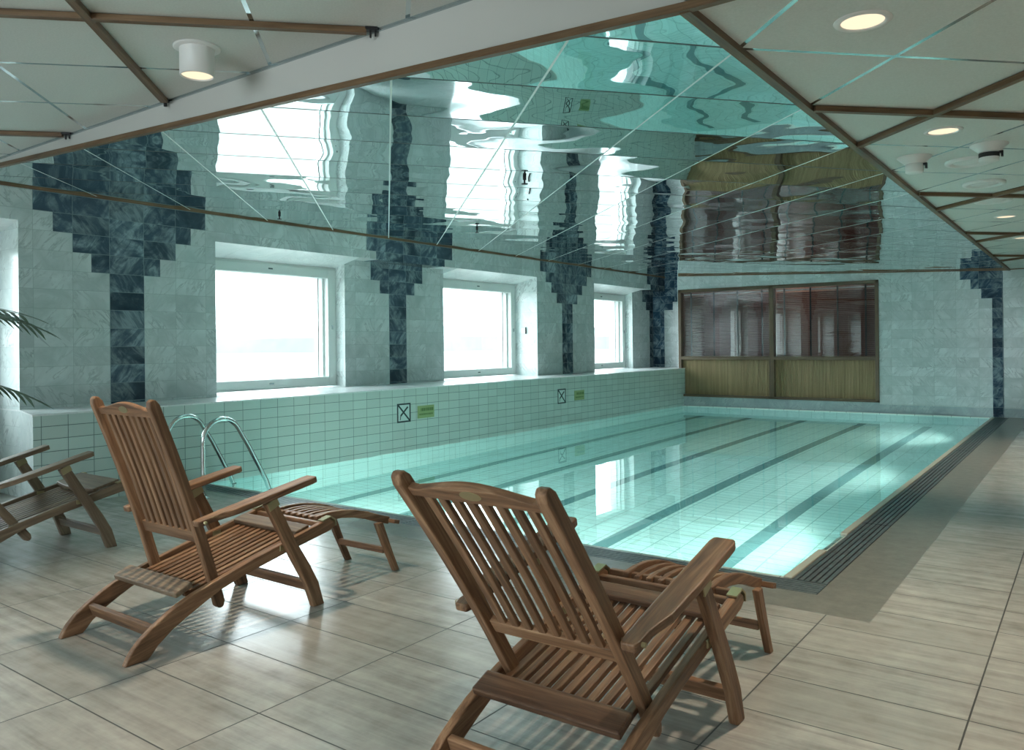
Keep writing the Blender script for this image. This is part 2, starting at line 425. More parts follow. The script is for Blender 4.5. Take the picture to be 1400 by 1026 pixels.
def assumed_pool_lamp(x, y, ang, label):  # unseen lamps assumed in the pool walls to brighten the water
    d = empty('assumed_underwater_lamp', (x, y, -.62), ang); props(d, label, 'pool lamp', 'assumed unseen underwater lamps in the pool walls')
    def disc_y(bm, r, a, b): prism(bm, [(r * math.cos(2 * PI * k / 32), r * math.sin(2 * PI * k / 32)) for k in range(32)], a, b, 'y')
    bm = new(); disc_y(bm, .14, 0, .018); link('bezel', bm, M['chrome'], d, bevel=.004)
    bm = new(); disc_y(bm, .115, .018, .022); link('lens', bm, M['assumed_lamp_face'], d)
    l = bpy.data.lights.new('assumed_lamp_glow', 'SPOT'); l.energy = POOLW; l.color = (.95, 1.0, .90); l.spot_size = math.radians(150); l.spot_blend = .5; l.shadow_soft_size = .1
    o = bpy.data.objects.new('assumed_lamp_glow', l); COL.objects.link(o); o.location = (x - .14 * math.sin(ang), y + .14 * math.cos(ang), -.62); o.rotation_euler = (PI / 2, 0, ang)
POOLW = 52
for x in (-4.9, -3.6, -2.3): assumed_pool_lamp(x, PY0, 0, 'assumed unseen underwater lamp in the near end wall of the pool')
for y in (5.6, 8.4, 11.7): assumed_pool_lamp(PX1, y, PI / 2, 'assumed unseen underwater lamp in the right side wall of the pool')

# grates
def grate(x0, x1, y0, y1, n, along, name_label):
    g = empty('drain_grate', ((x0 + x1) / 2, (y0 + y1) / 2, 0)); props(g, name_label, 'grating', 'slatted drain grates round the pool')
    bm = new(); cx, cy = (x0 + x1) / 2, (y0 + y1) / 2
    if along == 'y':
        p = (x1 - x0) / n
        for i in range(n): box(bm, x0 - cx + p * i + p * .12, x0 - cx + p * (i + 1) - p * .12, y0 - cy + .004, y1 - cy - .004, -.022, -.001)
        bars = [(x0 - cx, x1 - cx, yy - cy, yy - cy + .006) for yy in (y0, y1 - .006)]
    else:
        p = (y1 - y0) / n
        for i in range(n): box(bm, x0 - cx + .004, x1 - cx - .004, y0 - cy + p * i + p * .12, y0 - cy + p * (i + 1) - p * .12, -.022, -.001)
        bars = [(xx - cx, xx - cx + .006, y0 - cy, y1 - cy) for xx in (x0, x1 - .006)]
    link('slats', bm, M['grate_steel'], g, bevel=.002)
    for q in bars:
        bm = new(); box(bm, *q, -.03, -.002); link('end_bar', bm, M['joint_metal'], g)
GX0, GX1 = PX1 + .03, -1.024
grate(GX0, GX1, 3.90, 5.35, 6, 'y', 'nearest dark grate section along the right edge of the pool')
grate(GX0, GX1, 5.35, 9.40, 6, 'y', 'long middle grate section along the right edge of the pool')
grate(GX0, GX1, 9.40, 13.66, 6, 'y', 'farthest grate section on the right edge, ending at the far wall')
grate(-3.60, GX1, 3.714, 3.896, 6, 'x', 'grey grate at near pool edge behind the footrest of the right chair')
grate(PX0 + .01, -3.60, 3.714, 3.896, 6, 'x', 'grey grate at near pool edge beside the ladder and middle chair')

# ------------------------------------------------------------------ left wall: ledge, pillars, niches, windows
bm = new(); prism(bm, [(XL, 2.57), (XA, 2.73), (XC, 2.73), (XC, YF2), (XL, YF2)], -.03, ZL - .012, 'z')
# faces looking into the room carry the ledge tiles, the slanted end is plain marble
o = link('wall_left', bm, [M['ledge_tile'], M['marble_reveal']]); struct(o)
for p in o.data.polygons: p.material_index = 0 if p.normal.x > .9 else 1
bm = new(); prism(bm, [(XL + .004, 2.566), (XA, 2.728), (XC - .1, 2.728), (XC - .1, YF2), (XL + .004, YF2)], ZL - .012, ZL, 'z')
struct(link('trim_2', bm, M['marble_sill']))['label'] = 'pale marble sill along the top of the tiled ledge'
def wallbox(name, mats, *b):
    bm = new(); box(bm, *b); o = link(name, bm, mats); struct(o)
    if isinstance(mats, list):
        for p in o.data.polygons:
            p.material_index = 0 if abs(p.normal.x) > .5 else (1 if abs(p.normal.y) > .5 else 2)
    return o
WM = [M['marble_x'], M['marble_reveal'], M['marble_sill']]
XO = -7.45
ZH = 2.145
OPEN = [(-2.74, -.91), (.90, 2.73), (4.44, 6.27), (7.99, 9.82), (11.50, 13.33)]   # window openings
# full-depth columns on plane A
wallbox('wall_left', WM, XO, XA, 2.73, 4.44, ZL, ZH)
wallbox('wall_left', WM, XO, XA, 9.82, 11.50, ZL, ZH)
wallbox('wall_left', WM, XO, XA, -.91, .90, 0, ZH)
wallbox('wall_left', WM, XO, XA, ROOM_N, -2.74, 0, ZH)
# recessed pillars on plane B
wallbox('wall_left', WM, XO, XB, 6.27, 7.99, ZL, ZH)
wallbox('wall_left', WM, XO, XB, 13.33, YF2, ZL, ZH)
# header over everything; its underside is the soffit of the niches
wallbox('wall_left', WM, XO, XA, ROOM_N, YF2, ZH, ZT)
# sloped soffit boards and parapets at each window
for i, (y0, y1) in enumerate(OPEN):
    bm = new(); prism(bm, [(XA, ZH), (XA, ZH - .001), (XC, 2.05), (XO, 2.05), (XO, ZH)], y0, y1, 'y')
    struct(link('wall_left', bm, M['marble_sill']))
    if y0 > 3: pass
    else: wallbox('wall_left', [M['marble_reveal']] * 3, XO, XC + .02, y0, y1, 0, .69)

def window(n, y0, y1):
    w_ = empty('window_%d' % n, (XC, (y0 + y1) / 2, .69)); struct(w_)
    w_['label'] = 'white framed casement window in a marble niche'
    yc = (y0 + y1) / 2; hy = (y1 - y0) / 2; z0, z1 = .69, 2.045
    def ring(bm, xa, xb, hy_o, hy_i, za, zb, zi0, zi1):
        box(bm, xa, xb, -hy_o, -hy_i, za, zb); box(bm, xa, xb, hy_i, hy_o, za, zb)
        box(bm, xa, xb, -hy_i, hy_i, za, zi0); box(bm, xa, xb, -hy_i, hy_i, zi1, zb)
    bm = new(); ring(bm, -.07, 0, hy, hy - .02, 0, z1 - z0, .012, z1 - z0 - .02); link('window_frame', bm, M['white_paint'], w_, bevel=.003)
    bm = new(); ring(bm, -.06, .012, hy - .02, hy - .125, .012, z1 - z0 - .02, .108, 1.232); link('sash', bm, M['white_paint'], w_, bevel=.006)
    bm = new(); ring(bm, -.20, -.06, hy - .11, hy - .15, .08, 1.26, .10, 1.24); link('outer_frame', bm, M['white_paint'], w_, bevel=.003)
    bm = new(); box(bm, -.135, -.128, hy - .155, hy - .148, .10, 1.24); box(bm, -.135, -.128, -hy + .148, -hy + .155, .10, 1.24); link('gasket', bm, M['rubber_black'], w_)
    bm = new(); quad(bm, (-.13, -hy + .15, .10), (-.13, hy - .15, .10), (-.13, hy - .15, 1.24), (-.13, -hy + .15, 1.24)); link('pane', bm, M['window_glass'], w_)
    for (ly, lz, a) in ((0, 1.288, 0), (0, .06, 0), (hy - .07, .67, 1)):
        bm = new()
        if a: box(bm, .012, .018, ly - .008, ly + .008, lz - .025, lz + .025)
        else: box(bm, .012, .018, ly - .028, ly + .028, lz - .008, lz + .008)
        link('latch', bm, M['joint_metal'], w_, bevel=.002)
for i, (y0, y1) in enumerate(OPEN): window(i + 1, y0, y1)
# thermostat on the reveal of the second big niche
t_ = empty('wall_switch', (-6.95, 9.815, 1.35)); props(t_, 'small white wall switch on the marble reveal right of the second window', 'switch')
bm = new(); box(bm, -.04, .04, -.008, .0, -.04, .04); link('plate', bm, M['white_plastic'], t_, bevel=.003)
bm = new(); box(bm, -.022, .022, -.016, -.008, -.025, .025); link('rocker', bm, M['white_plastic'], t_, bevel=.003)
bm = new(); box(bm, .045, .052, -.02, .0, -.05, .05); link('cable_clip', bm, M['black_metal'], t_)

# stepped blue marble inlays
def inlay_x(n, X, yc, rows, mat, ylo=-99, yhi=99):
    bm = new()
    for hw, z0, z1 in rows:
        a, b = max(yc - hw, ylo), min(yc + hw, yhi)
        box(bm, X - .01, X + .004, a, b, z0, z1)
    struct(link('trim_%d' % n, bm, mat))['label'] = 'stepped dark blue marble inlay on the left wall'
u = .15; r = .154; z5 = 1.775
rowsA = [(u, ZL, z5), (2 * u, z5, z5 + r), (3 * u, z5 + r, z5 + 2 * r), (4 * u, z5 + 2 * r, z5 + 3 * r), (5 * u, z5 + 3 * r, ZT)]
inlay_x(3, XA, 3.585, rowsA, M['blue_marble_x'])
inlay_x(4, XA, 10.66, rowsA, M['blue_marble_x'])
top = [(4 * u, ZH, z5 + 3 * r), (5 * u, z5 + 3 * r, ZT)]
bot = [(u, ZL, z5), (2 * u, z5, z5 + r), (3 * u, z5 + r, ZH)]
inlay_x(5, XA, 7.13, top, M['blue_marble_b']); inlay_x(6, XB, 7.13, bot, M['blue_marble_b'])
inlay_x(7, XA, 14.19, top, M['blue_marble_b'], yhi=14.19); inlay_x(8, XB, 14.19, bot, M['blue_marble_b'], yhi=14.19)
bm = new()   # dark slab in the soffit between the recessed pillar and the header
box(bm, XB, XA, 7.13 - .55, 7.13 + .55, ZH - .004, ZH + .01); box(bm, XB, XA, 13.62, YF2, ZH - .004, ZH + .01)
struct(link('trim_9', bm, M['blue_marble_b']))['label'] = 'dark marble in the soffit above the recessed pillars'

# ------------------------------------------------------------------ far wall
FX0, FX1, FZ0, FZ1 = -6.19, -2.77, .16, 2.115
def fwall(mat, x0, x1, z0, z1, y0=YF, y1=YF + .12):
    bm = new(); box(bm, x0, x1, y0, y1, z0, z1); return struct(link('wall_far', bm, mat))
fwall(M['marble_y'], FX0 - .01, FX1, FZ1, ZT)
fwall(M['marble_y'], FX1, ROOM_R, .13, ZT)
fwall(M['marble_plinth'], FX0 - .01, FX1, -1.3, FZ0, YF - .004, YF + .12)
fwall(M['marble_plinth'], FX1, ROOM_R, -1.3, .13, YF - .004, YF + .12)
fwall(M['marble_y'], XO, FX0 - .01, -.1, ZT, YF2, YF2 + .12)
bm = new(); box(bm, FX0 - .02, FX0 - .01, YF, YF2, FZ0, ZT); struct(link('wall_far', bm, M['marble_reveal']))
ry = .1465; zt = 1.755; ux = .138
rows = [(ux, .0, zt), (2 * ux, zt, zt + ry), (3 * ux, zt + ry, zt + 2 * ry), (4 * ux, zt + 2 * ry, ZT)]
bm = new()
for wd, z0, z1 in rows: box(bm, -1.08 - wd, -1.08, YF - .007, YF + .01, z0, z1)
struct(link('trim_10', bm, M['blue_marble_y']))['label'] = 'stepped dark blue marble inlay on the far wall'
bm = new()
for wd, z0, z1 in [(.24, ZL, z5), (.42, z5, z5 + r), (.55, z5 + r, z5 + 2 * r), (.74, z5 + 2 * r, ZT)]: box(bm, XB, min(XB + wd, FX0 - .02), YF2 - .005, YF2 + .01, z0, z1)
struct(link('trim_11', bm, M['blue_marble_y']))['label'] = 'blue marble inlay wrapping the far left corner'

# wooden framed screen with blinds
scr = empty('window_6', (0, 0, 0)); struct(scr); scr['label'] = 'brown framed interior window with blinds above ribbed panels'
YG = YF + .02
def fr(nm, x0, x1, z0, z1, y0=YF - .03, y1=YF + .10, mat='frame_wood_x'):
    bm = new(); box(bm, x0, x1, y0, y1, z0, z1); return link(nm, bm, M[mat], scr, bevel=.004)
fr('top_rail', FX0, FX1, FZ1 - .055, FZ1); fr('bottom_rail', FX0, FX1, FZ0, FZ0 + .04)
fr('stile', FX0, FX0 + .055, FZ0, FZ1, mat='frame_wood_z'); fr('stile', FX1 - .055, FX1, FZ0, FZ1, mat='frame_wood_z')
fr('mullion', -4.515, -4.435, FZ0, FZ1, mat='frame_wood_z')
bays = [(FX0 + .055, -4.515), (-4.435, FX1 - .055)]
for x0, x1 in bays:
    fr('middle_rail', x0, x1, .832, .892)
    bm = new(); box(bm, x0, x1, YF + .05, YF + .08, FZ0 + .04, .832); link('ribbed_board', bm, M['ribbed_panel'], scr)
    bm = new(); quad(bm, (x0, YF + .03, .892), (x1, YF + .03, .892), (x1, YF + .03, FZ1 - .055), (x0, YF + .03, FZ1 - .055)); link('pane', bm, M['screen_glass'], scr)
# room behind the screen
bm = new()
box(bm, FX0, FX1, YF + 1.2, YF + 1.25, 0, ZT); box(bm, FX0 - .05, FX0, YF + .12, YF + 1.25, 0, ZT); box(bm, FX1, FX1 + .05, YF + .12, YF + 1.25, 0, ZT)
box(bm, FX0, FX1, YF + .12, YF + 1.25, -.05, 0); box(bm, FX0, FX1, YF + .12, YF + 1.25, ZT, ZT + .05)
struct(link('wall_back_room', bm, M['dim_room']))
for k, (x0, x1) in enumerate(bays):
    cx = (x0 + x1) / 2
    b = empty('venetian_blind', (cx, YF + .12, .9)); props(b, ['dark red slatted blind behind the left pane of the far window', 'dark brown slatted blind behind the right pane of the far window'][k], 'blind', 'blinds in the far interior window')
    bm = new(); n = 34
    for i in range(n):
        z = .02 + i * (1.08 / n)
        sweep(bm, [(x0 - cx + .01, 0, z), (x1 - cx - .01, 0, z)], .025, .0015, side=Vector((0, .50, .87)))
    link('slats', bm, M['blind_slat'], b)
    for i in range(4):
        tx = x0 - cx + (x1 - x0) * (.09 + .27 * i)
        bm = new(); box(bm, tx - .014, tx + .014, -.018, -.016, .0, 1.16); link('ladder_tape', bm, M['blind_tape'], b)
    bm = new(); box(bm, x0 - cx + .005, x1 - cx - .005, -.012, .02, 1.112, 1.135); link('head_rail', bm, M['white_plastic'], b)

t_ = empty('back_room_fill_lamp', (-4.4, YF + .75, ZT)); props(t_, 'round unseen lamp added in the back room to light the far blinds', 'ceiling lamp')  # out-of-view lamp added to light the blinds and the room behind
bm = new(); lathe(bm, [(.16, 0), (.16, -.05), (.14, -.06)], n=40); link('bowl', bm, M['lamp_face'], t_)
l = bpy.data.lights.new('back_room_fill', 'POINT'); l.energy = 9; l.color = (1, .86, .72); l.shadow_soft_size = .15
o = bpy.data.objects.new('back_room_fill', l); COL.objects.link(o); o.location = (-4.4, YF + .75, ZT - .25)

# ------------------------------------------------------------------ remaining room walls
def plain(name, mat, *b):
    bm = new(); box(bm, *b); return struct(link(name, bm, M[mat]))
RO = []; NO = [(-3.0, -.6)]     # unseen window openings right of and behind the camera, added for daylight
plain('wall_right', 'marble_x', ROOM_R, ROOM_R + .1, ROOM_N, YF + .1, -.1, ZT)
for x0, x1 in ((XO, -3.0), (-.6, ROOM_R + .1)): plain('wall_near', 'marble_y', x0, x1, ROOM_N - .1, ROOM_N, -.1, ZT)
for x0, x1 in NO:
    plain('wall_near', 'marble_y', x0, x1, ROOM_N - .1, ROOM_N, -.1, .5); plain('wall_near', 'marble_y', x0, x1, ROOM_N - .1, ROOM_N, 2.15, ZT)

# ------------------------------------------------------------------ ceilings
bm = new()
A = (XA, YN); 
pts = [(XA, YN + .03), (XR, YN + .03), (XR, YF), (FX0 - .02, YF), (FX0 - .02, YF2), (XA, YF2)]
lo = [bm.verts.new((x, y, zc(x))) for x, y in pts]; hi = [bm.verts.new((x, y, zc(x) + .03)) for x, y in pts]
bm.faces.new(lo); bm.faces.new(hi[::-1])
for i in range(len(pts)):
    j = (i + 1) % len(pts); bm.faces.new([lo[i], hi[i], hi[j], lo[j]])
o = link('ceiling', bm, M['mirror_panel']); struct(o)['label'] = 'mirrored ceiling panels above the pool'
bm = new(); box(bm, XR, ROOM_R, YN, YF, ZRC, ZRC + .05); o = link('ceiling', bm, M['ceiling_panel_right']); struct(o)['label'] = 'white ceiling panels on the right'
bm = new(); box(bm, XO, ROOM_R, ROOM_N, YN, ZNC, ZNC + .05); o = link('ceiling', bm, M['ceiling_panel_near']); struct(o)['label'] = 'white ceiling panels over the chairs'
# fascia between the near ceiling and the lower ceilings
bm = new(); prism(bm, [(XA, zc(XA)), (XR, ZRC), (ROOM_R, ZRC), (ROOM_R, ZNC), (XA, ZNC)], YN, YN + .05, 'y')
struct(link('trim_12', bm, M['fascia_white']))['label'] = 'white tapering fascia at the edge of the mirrored ceiling'
bm = new(); beam(bm, (XA, YN - .004, ZNC - .006), (ROOM_R, YN - .004, ZNC - .006), .012, .012)
struct(link('trim_13', bm, M['joint_metal']))
bm = new(); beam(bm, (XA, YN, zc(XA) - .008), (XR, YN, ZRC - .008), .028, .026); beam(bm, (XR, YN, ZRC - .008), (ROOM_R, YN, ZRC - .008), .028, .026)
struct(link('trim_14', bm, M['trim_wood_x']))['label'] = 'wooden bead along the near edge of the mirrored ceiling'
bm = new(); beam(bm, (XR, YN, ZRC - .010), (XR, YF, ZRC - .010), .034, .030)
struct(link('trim_15', bm, M['trim_wood_y']))['label'] = 'wooden bead along the right edge of the mirrored ceiling'
bm = new(); beam(bm, (XA + .008, YN, zc(XA) - .006), (XA + .008, YF2, zc(XA) - .006), .016, .018)
struct(link('trim_16', bm, M['trim_wood_y']))
bm = new(); beam(bm, (FX0, YF - .008, zc(FX0) - .012), (XR, YF - .008, ZRC - .012), .016, .02); beam(bm, (XR, YF - .008, ZRC - .006), (ROOM_R, YF - .008, ZRC - .006), .016, .012)
struct(link('trim_17', bm, M['trim_wood_x']))

# wooden battens under the white ceilings
def batten(p, q, z, label, clip=False):
    a = Vector((p[0], p[1], 0)); bq = Vector((q[0], q[1], 0)); L = (bq - a).length; ang = math.atan2(bq.y - a.y, bq.x - a.x)
    t = empty('ceiling_batten', (a.x, a.y, z), ang); props(t, label, 'batten', 'slim wooden battens under the ceiling panels')
    bm = new(); box(bm, 0, L, -.017, .017, -.026, -.002); link('bar', bm, M['trim_wood_x'], t, bevel=.002)
    if clip:
        bm = new(); box(bm, L - .005, L + .045, -.018, .018, -.012, .0); box(bm, L + .012, L + .02, -.006, .006, -.04, -.012); box(bm, L + .032, L + .04, -.006, .006, -.034, -.012)
        link('end_clip', bm, M['black_metal'], t, bevel=.002)
names_r = ['second', 'third', 'fourth', 'fifth']
m_ = .8485
for k in (1, 4, 7, 10):       # running right and away
    y0 = 3.575 + (k - 1) * m_
    L = min(3.0, YF - y0 - .02)
    batten((XR + .02, y0 + .02), (XR + L, y0 + L), ZRC, 'wooden ceiling batten slanting away from mirror edge, %s such from the camera' % ['first', 'second', 'third', 'farthest'][(k - 1) // 3])
for k in (2, 5, 8, 11):       # running right and towards us
    y0 = 2.734 + k * m_
    L = min(3.0, y0 - YN - .03)
    batten((XR + .02, y0 - .02), (XR + L, y0 - L), ZRC - .001, 'wooden ceiling batten slanting towards camera from mirror edge, %s such from the camera' % ['first', 'second', 'third', 'farthest'][(k - 2) // 3])
batten((YN - .04 - 4.58 - 3, YN - .04 - 3), (YN - .04 - 4.58, YN - .04), ZNC, 'wooden ceiling batten ending right of the drum lamp', True)
batten((YN - .04 - 7.13 - 0.01 - 2, YN - .04 - 2), (YN - .04 - 7.13, YN - .04), ZNC, 'short wooden ceiling batten at the left edge of the picture', True)
batten((-1.57 - (YN - .04) + 3.2, YN - .04 - 3.2), (-1.57 - (YN - .04), YN - .04), ZNC - .001, 'wooden ceiling batten slanting left past the drum lamp', True)
# ------------------------------------------------------------------ lamps and ceiling fittings
def spot(parent_loc, e, size=76):
    l = bpy.data.lights.new('downlight_glow', 'SPOT'); l.energy = e; l.color = (1.0, .82, .62); l.spot_size = math.radians(size); l.spot_blend = .6; l.shadow_soft_size = .055
    o = bpy.data.objects.new('downlight_glow', l); COL.objects.link(o); o.location = parent_loc
    return o
EN = 80
def downlight(x, y, z, label, on=True, e=EN):
    d = empty('recessed_downlight', (x, y, z)); props(d, label, 'ceiling lamp', 'round recessed ceiling lamps')
    bm = new(); lathe(bm, [(.066, .02), (.066, -.004), (.072, -.007), (.086, -.004), (.088, 0), (.088, .02)], n=48); link('trim_ring', bm, M['white_plastic'], d, smooth=True)
    bm = new(); lathe(bm, [(.0655, -.002), (.0655, .004)], n=48); link('lamp_face', bm, M['lamp_face'], d)
    spot((x, y, z - .012), e)
downlight(-.594, 2.742, ZRC, 'large glowing recessed lamp at the top right, nearest of all')
downlight(-.592, 4.420, ZRC, 'glowing recessed lamp just before the two projecting ceiling heads')
downlight(-.592, 7.824, ZRC, 'small glowing recessed lamp beyond the flat ceiling discs')
downlight(-.585, 9.567, ZRC, 'tiny glowing recessed lamp at the right picture edge, farthest seen')
for x, y in ((1.1, 4.42), (1.1, 7.8)): pass
def disc(x, y, label):
    d = empty('ceiling_speaker', (x, y, ZRC)); props(d, label, 'speaker', 'flat round speakers in the right ceiling')
    bm = new(); lathe(bm, [(.125, .01), (.125, -.012), (.118, -.018), (.095, -.018), (.09, -.006)], n=48); link('rim', bm, M['white_plastic'], d, smooth=True)
    bm = new(); lathe(bm, [(.09, -.006), (.06, -.016), (.001, -.018)], n=48); link('cone_cover', bm, M['white_plastic'], d, smooth=True)
disc(-.574, 5.258, 'flat white ceiling disc nearest the two projecting heads')
disc(-.578, 6.053, 'middle of the three flat white ceiling discs')
disc(-.593, 6.825, 'farthest of the three flat white ceiling discs')
def projector(x, y, label, dark):
    d = empty('projecting_lamp', (x, y, ZRC)); props(d, label, 'ceiling fitting', 'white projecting heads in the right ceiling')
    bm = new(); lathe(bm, [(.09, .01), (.09, -.004), (.055, -.035), (.05, -.04)], n=40); link('base', bm, M['white_plastic'], d, smooth=True)
    bm = new(); lathe(bm, [(.047, -.03), (.047, -.085), (.04, -.09)], n=40); link('head', bm, M['white_plastic'], d, smooth=True)
    bm = new(); box(bm, .03, .065, -.012, .012, -.052, -.04); box(bm, .055, .065, -.012, .012, -.07, -.045); link('bracket', bm, M['black_metal'], d)
    if dark:
        bm = new(); lathe(bm, [(.0485, -.045), (.0485, -.068)], n=40); link('sensor_window', bm, M['rubber_black'], d)
projector(-.809, 4.956, 'white projecting ceiling head beside the mirror edge', False)
projector(-.442, 4.891, 'white projecting ceiling head with dark slot, right of its neighbour', True)
# surface-mounted drum
def drum(x, y, label):
    d = empty('drum_lamp', (x, y, ZNC)); props(d, label, 'ceiling lamp', 'white drum lamps under the near ceiling')
    bm = new(); lathe(bm, [(.095, 0), (.095, -.006), (.09, -.009), (.07, -.010)], n=48); link('ceiling_plate', bm, M['white_plastic'], d, smooth=True)
    bm = new(); lathe(bm, [(.070, -.008), (.070, -.122), (.064, -.124), (.063, -.116)], n=48, cap=False); link('drum', bm, M['white_plastic'], d, smooth=True)
    bm = new(); lathe(bm, [(.063, -.110), (.063, -.116)], n=48); link('lamp_face', bm, M['lamp_face'], d)
    spot((x, y, ZNC - .128), EN * 1.1)
drum(-3.06, 1.95, 'white cylindrical ceiling lamp hanging below the upper left ceiling')
for x, y in ((-1.36, .25), (-3.06, -1.4), (-.6, -1.4), (.9, 1.9), (1.2, -.6)): downlight(x, y, ZNC, 'unseen recessed ceiling lamp added behind the camera', e=EN)  # lamps out of view, added as fill light
for x, y in ((1.3, 3.6), (1.3, 6.1), (1.3, 8.7), (1.3, 11.2)): downlight(x, y, ZRC, 'unseen recessed ceiling lamp added right of the picture', e=EN)  # further out-of-view lamps added to supply light on the right
def sprinkler(x, y, label):
    z = zc(x); d = empty('sprinkler_head', (x, y, z)); props(d, label, 'sprinkler', 'small dark sprinkler heads on the mirrored ceiling')
    bm = new(); lathe(bm, [(.012, 0), (.012, -.02), (.006, -.022), (.006, -.045)], n=16); link('stem', bm, M['black_metal'], d, smooth=True)
    bm = new(); lathe(bm, [(.022, -.045), (.022, -.049)], n=16); link('deflector', bm, M['black_metal'], d, smooth=True)
sprinkler(-6.161, 4.763, 'tiny dark sprinkler on the mirrored ceiling above the first window')
sprinkler(-5.117, 6.418, 'tiny dark sprinkler on the mirrored ceiling above the second window')
sprinkler(-3.054, 4.343, 'tiny dark sprinkler on the mirrored ceiling nearest the centre of the picture')

# ------------------------------------------------------------------ signs on the ledge
def nodive(y, z, label):
    s = empty('no_diving_sign', (XL, y, z)); props(s, label, 'sign', 'no diving signs on the tiled ledge')
    hw, hh = .105, .104
    bm = new(); box(bm, 0, .004, -hw, hw, -hh, hh); link('plate', bm, M['sign_white'], s)
    bm = new(); t = .017
    box(bm, .004, .006, -hw, hw, hh - t, hh); box(bm, .004, .006, -hw, hw, -hh, -hh + t)
    box(bm, .004, .006, -hw, -hw + t, -hh + t, hh - t); box(bm, .004, .006, hw - t, hw, -hh + t, hh - t)
    link('border', bm, M['sign_black'], s)
    bm = new(); beam(bm, (.0055, -hw + t, hh - t), (.0055, hw - t, -hh + t), .003, .017, up=(0, 1, 1)); link('slash', bm, M['sign_black'], s)
    bm = new(); beam(bm, (.0052, .062, .062), (.0052, -.05, -.03), .002, .019, up=(0, -1, 1)); beam(bm, (.0052, -.05, -.03), (.0052, -.058, -.075), .002, .008, up=(0, 1, 0))
    link('diver', bm, M['sign_black'], s)
def green(y, z, label):
    s = empty('depth_sign', (XL, y, z)); props(s, label, 'sign', 'green lettered plates on the tiled ledge')
    bm = new(); box(bm, 0, .004, -.137, .137, -.07, .07); link('plate', bm, M['sign_green'], s)
    bm = new(); rr = random.Random(3)
    yy = -.085
    while yy < .1:
        w = rr.choice((.008, .012, .02)); box(bm, .004, .005, yy, yy + w, .008, .042); yy += w + .008
    yy = -.11
    while yy < .11:
        w = rr.choice((.006, .01)); box(bm, .004, .005, yy, yy + w, -.036, -.018); yy += w + .006
    link('lettering', bm, M['sign_text'], s)
nodive(6.335, .408, 'no diving sign with black frame and cross, nearer of the two')
green(6.693, .397, 'green lettered plate beside the nearer no diving sign')
nodive(9.53, .404, 'no diving sign with black frame and cross, farther along the ledge')
green(10.01, .392, 'green lettered plate beside the farther no diving sign')

# ------------------------------------------------------------------ pool ladder
lad = empty('pool_ladder', (-5.70, 3.7, 0)); props(lad, 'chrome pool ladder handrails curving over the near left pool edge', 'ladder')
def arc(c, r, a0, a1, n=10): return [(c[0] + r * math.cos(a0 + (a1 - a0) * i / n), c[1] + r * math.sin(a0 + (a1 - a0) * i / n)) for i in range(n + 1)]
for sx in (.25, -.24):
    prof = [(-.21, 0), (-.21, .2), (-.21, .40)] + arc((-.045, .425), .165, PI, PI * .17, 14)
    prof += [(.19, .36), (.30, .16)] + [(.355, .06), (.385, -.02), (.395, -.12), (.395, -.85)]
    bm = new(); tube(bm, [(sx, y, z) for y, z in prof], .0185, 16); link('handrail', bm, M['chrome'], lad, smooth=True)
    bm = new(); lathe(bm, [(.045, 0), (.045, .006), (.03, .014), (.02, .02)], c=(sx, -.21, 0), n=28); link('floor_flange', bm, M['chrome'], lad, smooth=True)
    bm = new(); lathe(bm, [(.0225, -.06), (.0225, -.025)], c=(sx, .392, 0), n=20); link('clamp', bm, M['rubber_black'], lad, smooth=True)
for z in (-.28, -.53, -.78):
    bm = new(); box(bm, -.24, .25, .36, .43, z - .012, z + .012); link('step', bm, M['white_plastic'], lad, bevel=.004)

